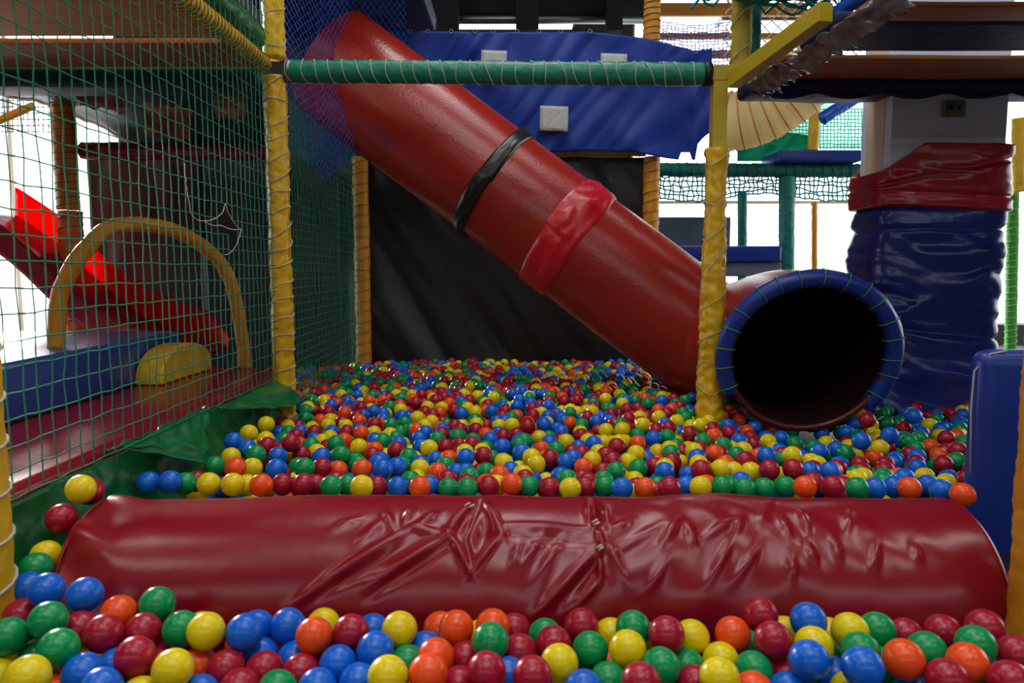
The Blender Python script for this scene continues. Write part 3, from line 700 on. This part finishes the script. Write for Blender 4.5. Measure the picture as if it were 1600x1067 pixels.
# slatted ceiling boards high in the gap
for k, (y0, y1, mm, lab) in enumerate(((4,24,M['woodochre'],'topmost ochre board above the torn blue sheet'), (51,60,M['woodochre'],'second ochre board from the top above the blue sheet'), (78,90,M['woodochre'],'third ochre board from the top above the blue sheet'), (104,118,M['orange_v'],'lowest orange board beside the right edge of blue sheet'))):
    pbox('ceiling_board', 1018, 1262, y0, y1, 8.8-.1*k, .06, mm, lab, 'board', .006)
pb('padded_post', (1017,120), (1019,0), .07, M['ochre'], 'ochre padded post above the right part of the blue sheet', seed=68, Y=6.6, cord='netgrey', turns=12)
net('safety_net', lambda u, v: tuple(P(lerp(1030,1142,u), lerp(112, 32+8*math.sin(u*3), v), 7.0)), 18, 14, .004, M['netblue'], 'pale blue net in front of the ochre boards', seed=13, wob=.02)
# dark service pipes and brackets under the ceiling in the middle
for k, (y, r_, lab) in enumerate(((12,.10,'fat dark pipe along the top edge of the picture'), (30,.05,'thinner dark pipe just above the blue sheet'))):
    b = MB(); b.tube([P(560, y, 8.2), P(1010, y, 8.2)], r_, 16); tag(b.build('ceiling_pipe', M['ceil' if k == 0 else 'greymetal']), lab, 'pipe')
for k, (x0, x1) in enumerate(((682,716),(806,842),(948,974))):
    pbox('roof_bracket', x0, x1, -20, 46, 8.0, .15, M['ceil'], ('dark roof bracket left','dark roof bracket in the middle','dark roof bracket right')[k]+' of three above the blue sheet', 'bracket')
# right of the column
pb('padded_post', (1592,300), (1592,185), .06, M['yellow'], 'yellow post in the bright strip right of the column', seed=71, Y=7.0)
pb('rope_post', (1578,598), (1583,300), .05, M['cordgreen'], 'green cord-wound post in the bright strip right of the column', seed=72, Y=7.2, cord='netwhite', turns=30)

# ------------------------------------------------------------------ balls
RB = .0355
hand = """46 919 B 26;73 922 B 29;132 934 B 30;34 962 R 26;71 972 G 31;20 999 G 30;92 1015 G 33;50 1026 G 28;43 1058 Y 36;2 1052 Y 28;92 1078 O 30;126 1056 B 31;160 1075 B 32;125 978 R 28;186 958 O 29;164 993 R 31;180 1040 B 29;211 1034 R 32;230 989 R 29;245 944 G 29;284 985 G 29;317 989 Y 29;272 1050 Y 31;311 1038 O 27;253 1030 R 26;217 1080 Y 30;313 1078 B 28;354 1042 R 28;375 995 B 29;401 981 B 26;448 981 B 27;415 1022 B 26;456 1026 B 25;413 1047 R 27;377 1073 R 28;469 1046 R 27;435 1076 G 28;505 977 Y 25;487 1001 O 28;545 991 R 28;582 986 B 25;590 1017 B 28;527 1040 B 28;499 1072 B 28;556 1064 B 28;631 993 Y 27;606 1056 Y 31;634 1028 G 24;662 1007 B 25;684 986 O 25;713 981 O 27;770 979 O 27;767 1004 G 29;684 1027 O 28;671 1053 O 30;725 1030 R 27;759 1050 R 30;717 1070 R 27;811 1019 R 27;806 985 R 24;832 1056 R 31;793 1054 B 25;849 993 G 24;865 1006 R 27;876 1038 Y 29;910 978 R 26;922 1015 G 27;954 992 Y 24;948 1063 G 28;915 1074 B 24;991 983 G 27;979 1017 Y 29;1016 1000 Y 25;1047 996 R 28;1079 1000 Y 27;1037 1047 G 29;1005 1064 R 30;1079 1036 G 25;1079 1062 R 25;1126 1030 Y 27;1124 1059 Y 31;1144 995 O 27;1187 961 R 28;1207 1010 R 29;1226 990 Y 25;1179 1048 G 28;1179 1075 O 28;1263 970 B 29;1274 1012 Y 29;1262 1035 B 31;1230 1074 B 26;1224 1052 R 25;1329 987 Y 29;1295 992 Y 24;1370 985 G 28;1343 1017 G 30;1345 1049 B 32;1303 1052 B 27;1332 1075 Y 30;1419 993 R 26;1469 988 R 27;1448 1017 G 30;1417 1038 O 31;1426 1078 B 29;1477 1060 R 32;1539 981 R 29;1524 1008 G 31;1515 1037 O 32;1586 1024 R 30;1575 1064 R 33;1556 1045 B 26;1378 1040 G 25"""
hand2 = """120 765 Y 25;152 768 R 18;100 808 R 24;234 754 B 21;265 753 B 20;289 755 G 18;306 752 R 17;326 756 Y 22;364 757 Y 20;386 758 Y 17;408 758 O 20;443 757 R 18;473 757 R 18;493 758 R 17;517 760 G 18;543 758 G 17;565 760 Y 19;591 760 R 17;622 761 B 17;653 761 O 17;673 760 B 16;698 763 G 16;731 763 G 17;762 760 R 17;799 756 O 17;828 760 G 16;857 762 R 16;886 749 G 16;891 763 Y 17;917 761 R 16;942 760 G 16;972 763 B 17;1008 763 O 17;1046 762 R 18;1072 760 B 16;1100 761 Y 17;1133 761 G 17;1162 763 G 17;1190 763 G 17;1223 761 G 17;1258 761 O 19;1301 761 R 19;1339 763 G 18;1369 763 B 17;1396 761 B 17;1421 763 O 18;1471 767 B 19;1504 773 O 20;335 728 G 16;361 714 Y 15;368 731 O 18;394 731 Y 16;368 691 B 16;385 699 B 15;389 677 Y 17;416 663 Y 16;400 710 G 16;416 697 R 15;415 687 Y 14;432 733 B 17;434 713 B 15;476 731 G 17;455 692 R 16;471 710 R 14;503 731 R 16;528 735 O 15;504 714 B 15;532 711 G 15;555 721 G 14;566 733 O 16;598 733 B 16;628 727 G 14;656 732 Y 14;684 738 O 14;713 739 B 15;761 738 G 14;779 742 O 14;798 736 B 14;1096 734 R 16;1126 733 Y 16;1147 736 Y 14;1172 737 Y 15;1202 734 R 16;1239 733 R 16;1297 737 B 16;1346 689 B 15;1198 713 B 15;1238 712 Y 15;1390 680 B 14;1427 650 B 14;1355 656 R 14;838 725 Y 14;885 722 B 14;912 730 O 13;1375 700 Y 13;1322 708 G 12;1280 706 B 13"""
fixed = []
def addhand(s, zc, lo, hi):
    for e in s.replace('\n', ';').split(';'):
        if not e.strip(): continue
        x, y, c, r = e.split(); x, y, r = float(x), float(y), float(r)
        d = ray(x, y); tz = (zc-CAM.z)/d.z                       # depth where the sight line meets the pile
        tr = F*RB/r
        tt = .55*tz+.45*tr; tt = max(tz*lo, min(tz*hi, tt))
        fixed.append([*(CAM+d*tt), c])
addhand(hand, CAM.z-.715, .92, 1.06)
n1_ = len(fixed)
addhand(hand2, CAM.z-.69, .95, 1.05)
FX = np.array([f[:3] for f in fixed]); FC = [f[3] for f in fixed]
FX[:n1_, 1] = np.minimum(FX[:n1_, 1], 1.56)
cams = np.array(CAM)
for it in range(120):                                   # push overlapping balls apart, mostly along the line of sight
    D = FX[:, None]-FX[None]; dist = np.linalg.norm(D, axis=2); np.fill_diagonal(dist, 9)
    I, J = np.where(dist < 2*RB*.995)
    if len(I) == 0: break
    for i, j in zip(I, J):
        if i < j:
            d = FX[i]-FX[j]; L = np.linalg.norm(d)
            if L >= 2*RB: continue
            v = FX[i]-cams; v /= np.linalg.norm(v)
            s = 1 if d@v > 0 else -1
            dirv = d/max(L, 1e-6)*.6+v*s*.8; dirv /= np.linalg.norm(dirv)
            k = (2*RB-L)*.5
            FX[i] += dirv*k*.5; FX[j] -= dirv*k*.5
    # keep clear of the bolster and the posts
    dy = FX[:, 1]-BY; dz = FX[:, 2]-BZ; rr = np.hypot(dy, dz); m_ = (rr < BR+RB) & (FX[:, 0] > BX0-.0)
    FX[m_, 1] = BY+dy[m_]/rr[m_]*(BR+RB); FX[m_, 2] = np.minimum(BZ+dz[m_]/rr[m_]*(BR+RB), FX[m_, 2]+.01)
EXTRA = [(-1.075,1.79,.585,'Y'), (-1.10,1.87,.555,'R'), (-1.10,1.745,.525,'R'), (*P(56,888,1.60), 'G'), (*P(72,868,1.69), 'Y')]
FX = np.concatenate([FX, np.array([e[:3] for e in EXTRA])]); FC += [e[3] for e in EXTRA]
def surf(x, y):
    """height of the pile"""
    z = .452+.018*pn(x*1.6, y*1.6, 1)+.012*pn(x*4, y*4, 6)
    if y > 3: z -= .0
    if y > 4.5: z -= .03*(y-4.5)/1.5
    d = math.hypot(x-1.285, y-3.0)
    if d < .5: z -= .05*(1-d/.5)
    return z
cell = 2*RB; gridd = {}; fill = []
def gadd(p):
    fill.append(p); gridd.setdefault((int(p[0]//cell), int(p[1]//cell)), []).append(len(fill)-1)
def rest(x, y, base):
    z = base+RB; ci, cj = int(x//cell), int(y//cell)
    for a in (ci-1, ci, ci+1):
        for b_ in (cj-1, cj, cj+1):
            for k in gridd.get((a, b_), ()):
                q = fill[k]; d2 = (q[0]-x)**2+(q[1]-y)**2
                if d2 < 4*RB*RB:
                    zz = q[2]+math.sqrt(4*RB*RB-d2)
                    if zz > z: z = zz
    return z
def inside(x, y):
    if y < 1.64: return -1.10 < x < 1.45 and y > .75 and not (x > .98 and abs(y-1.5) < .13 and x < 1.3) and not (x < -1.0 and abs(y-1.5) < .10)
    if y < 2.09: return -1.17 < x < BX0-.06 and False
    if y < 2.36: return -1.07 < x < 1.365
    if y < 4.03:
        if math.hypot(x-.955, y-3.5) < .105 : return False
        return -1.09+.0*(y-2) < x < 2.5
    if x > 1.80 and y > 3.78: return False
    if math.hypot(x-.955, y-3.5) < .105 or math.hypot(x+1.125, y-3.6) < .085: return False
    return -1.55 < x < 1.72 and y < 5.90 and not (x < -1.1 and y > 5.7) and not (x > 1.0 and y > 5.7)
BASE = .285
TP = np.array([p[:] for p in spath])
def intube(p):
    d = np.sqrt(((TP-np.array(p))**2).sum(1)).min()
    return d < RT+RB*.9 or (BX0-.02 < p[0] < BX1+.02 and math.hypot(p[1]-BY, p[2]-BZ) < BR+RB)
def deposit(n, lim, cand=5, top=False):
    for _ in range(n):
        bx = None
        x0 = random.uniform(-1.5, 2.5); y0 = random.uniform(.75, 5.9)
        if not inside(x0, y0): continue
        for k in range(cand):
            x = x0+random.uniform(-.06, .06); y = y0+random.uniform(-.06, .06)
            if not inside(x, y): continue
            z = rest(x, y, BASE)
            if bx is None or z < bx[2]: bx = [x, y, z]
        if bx and bx[2] <= lim(bx[0], bx[1]) and not intube(bx) and (not top or bx[1] > 1.64 or proj(bx)[1] > 992): gadd(bx)
near_hand = lambda x, y: y < 2.62
deposit(26000, lambda x, y: surf(x, y)-RB-.052)
# lower layer gives way to the hand-placed ones
FA = np.array(fill)
for p in FX:
    d = FA-p; dist = np.linalg.norm(d, axis=1)
    for k in np.where(dist < 2*RB*.97)[0]:
        h = math.hypot(d[k, 0], d[k, 1]); FA[k, 2] = p[2]-math.sqrt(max(0, 4*RB*RB-h*h))
FA[:, 2] = np.maximum(FA[:, 2], BASE-.06)
gridd = {}; fill = []
for p in FA: gadd(list(p))
hk0 = len(fill)
for p in FX: gadd(list(p))
hk1 = len(fill)
deposit(60000, lambda x, y: (surf(x, y)-RB-(.05 if y < 1.64 else .03 if y < 2.36 else .0)), 6, True)
print('balls', len(fill), 'hand', len(FX))
ALL = np.array(fill); cols = [None]*len(fill)
for k in range(len(fill)):
    cols[k] = FC[k-hk0] if hk0 <= k < hk1 else random.choices('RBGYO', (27, 23, 20, 20, 10))[0]
# visible area of each ball, painted back to front
q = ALL-cams; dep = q[:, 1]*cp-q[:, 2]*sp; upv = q[:, 1]*sp+q[:, 2]*cp
PXs = 800+F*q[:, 0]/dep; PYs = 533.5-F*upv/dep; PR = F*RB/dep
ids = np.full((1067, 1600), -1, int)
def paint(k):
    x, y, r = PXs[k], PYs[k], PR[k]
    x0, x1, y0, y1 = int(max(0, x-r)), int(min(1599, x+r+1)), int(max(0, y-r)), int(min(1066, y+r+1))
    if x1 <= x0 or y1 <= y0: return
    yy, xx = np.mgrid[y0:y1+1, x0:x1+1]; ids[y0:y1+1, x0:x1+1][(xx-x)**2+(yy-y)**2 < r*r] = k
order = np.argsort(-dep)
bol = False
for k in order:
    if not bol and ALL[k, 1] < 1.66:
        ids[776:990, 95:1575] = -1; bol = True
    paint(k)
cnt = np.bincount(ids[ids >= 0], minlength=len(fill))
ind = [int(k) for k in np.argsort(-cnt)[:300]]
indset = set(ind)
# unit sphere meshes
def ico(sub):
    bm = bmesh.new(); bmesh.ops.create_icosphere(bm, subdivisions=sub, radius=RB)
    V = np.array([v.co[:] for v in bm.verts]); Fc = np.array([[v.index for v in f.verts] for f in bm.faces]); bm.free(); return V, Fc
V3, F3 = ico(4); V2, F2 = ico(3); V1, F1 = ico(2)
ballmesh = {}
for c in 'RBGYO':
    me = bpy.data.meshes.new(ballcol[c][0]+'_ball'); me.from_pydata(V3.tolist(), [], F3.tolist()); me.materials.append(BM[c])
    me.polygons.foreach_set('use_smooth', [True]*len(me.polygons)); me.update(); ballmesh[c] = me
ORD = 'first second third fourth fifth sixth seventh eighth ninth tenth eleventh twelfth thirteenth fourteenth fifteenth sixteenth seventeenth eighteenth nineteenth twentieth'.split()
TENS = {2: 'twenty', 3: 'thirty', 4: 'forty'}
def ordn(n):
    if n <= 20: return ORD[n-1]
    tns, o_ = divmod(n, 10)
    return ('thirtieth' if tns == 3 else 'fortieth') if o_ == 0 else TENS[tns]+'-'+ORD[o_-1]
def band(k):
    x, y, z = ALL[k]
    if y < 1.66: return (0, 'in the near pit in front of the red bolster', 'loose balls in the near pit')
    if x < -1.04 and 1.66 < y < 2.0: return (1, 'wedged at the left end of the bolster', 'loose balls at the bolster end')
    if PYs[k] > 748: return (2, 'in the row right behind the bolster', 'balls in the row behind the bolster')
    if PYs[k] > 722: return (3, 'in the second row behind the bolster', 'balls in the second row behind the bolster')
    if PYs[k] > 700: return (4, 'in the third row behind the bolster', 'balls in the third row behind the bolster')
    return (5, 'in the far pit beyond the third row', 'balls in the far pit')
buck = {}
for k in ind: buck.setdefault((band(k), cols[k]), []).append(k)
for (bd, c), ks in buck.items():
    ks.sort(key=lambda k: PXs[k]); cn = ballcol[c][0]
    for n, k in enumerate(ks):
        o = bpy.data.objects.new('plastic_ball', ballmesh[c]); COL.objects.link(o); o.location = ALL[k]
        o.rotation_euler = (random.random()*6, random.random()*6, 0)
        lab = ('only %s ball %s' % (cn, bd[1])) if len(ks) == 1 else '%s %s ball from the left %s' % (ordn(n+1), cn, bd[1])
        tag(o, lab, 'ball', bd[2])
# all the smaller, farther ones: one mesh
keep = [k for k in range(len(fill)) if k not in indset and ALL[k, 2] > surf(ALL[k, 0], ALL[k, 1])-.125]
VV, FF, MI, off = [], [], [], 0
ci = {c: i for i, c in enumerate('RBGYO')}
for k in keep:
    V, Fc = (V2, F2) if dep[k] < 3.2 and cnt[k] > 0 else (V1, F1)
    VV.append(V+ALL[k]); FF.append(Fc+off); MI.append(np.full(len(Fc), ci[cols[k]])); off += len(V)
VV = np.concatenate(VV); FF = np.concatenate(FF); MI = np.concatenate(MI)
me = bpy.data.meshes.new('distant_balls'); me.vertices.add(len(VV)); me.vertices.foreach_set('co', VV.ravel().astype('f'))
me.loops.add(FF.size); me.loops.foreach_set('vertex_index', FF.ravel().astype('i'))
me.polygons.add(len(FF)); me.polygons.foreach_set('loop_start', np.arange(0, FF.size, 3, dtype='i'))
for c in 'RBGYO': me.materials.append(BM[c])
me.polygons.foreach_set('material_index', MI.astype('i')); me.polygons.foreach_set('use_smooth', np.ones(len(FF), bool)); me.update(calc_edges=True)
o = bpy.data.objects.new('pit_balls', me); COL.objects.link(o)
tag(o, 'hundreds of small coloured plastic balls filling the pit farther back', 'balls', kind='stuff')
b = MB(); b.box(-1.6, 2.6, .6, 6.0, 0, BASE-.03); struct(b.build('floor_pit', M['rubber'], smooth=False))
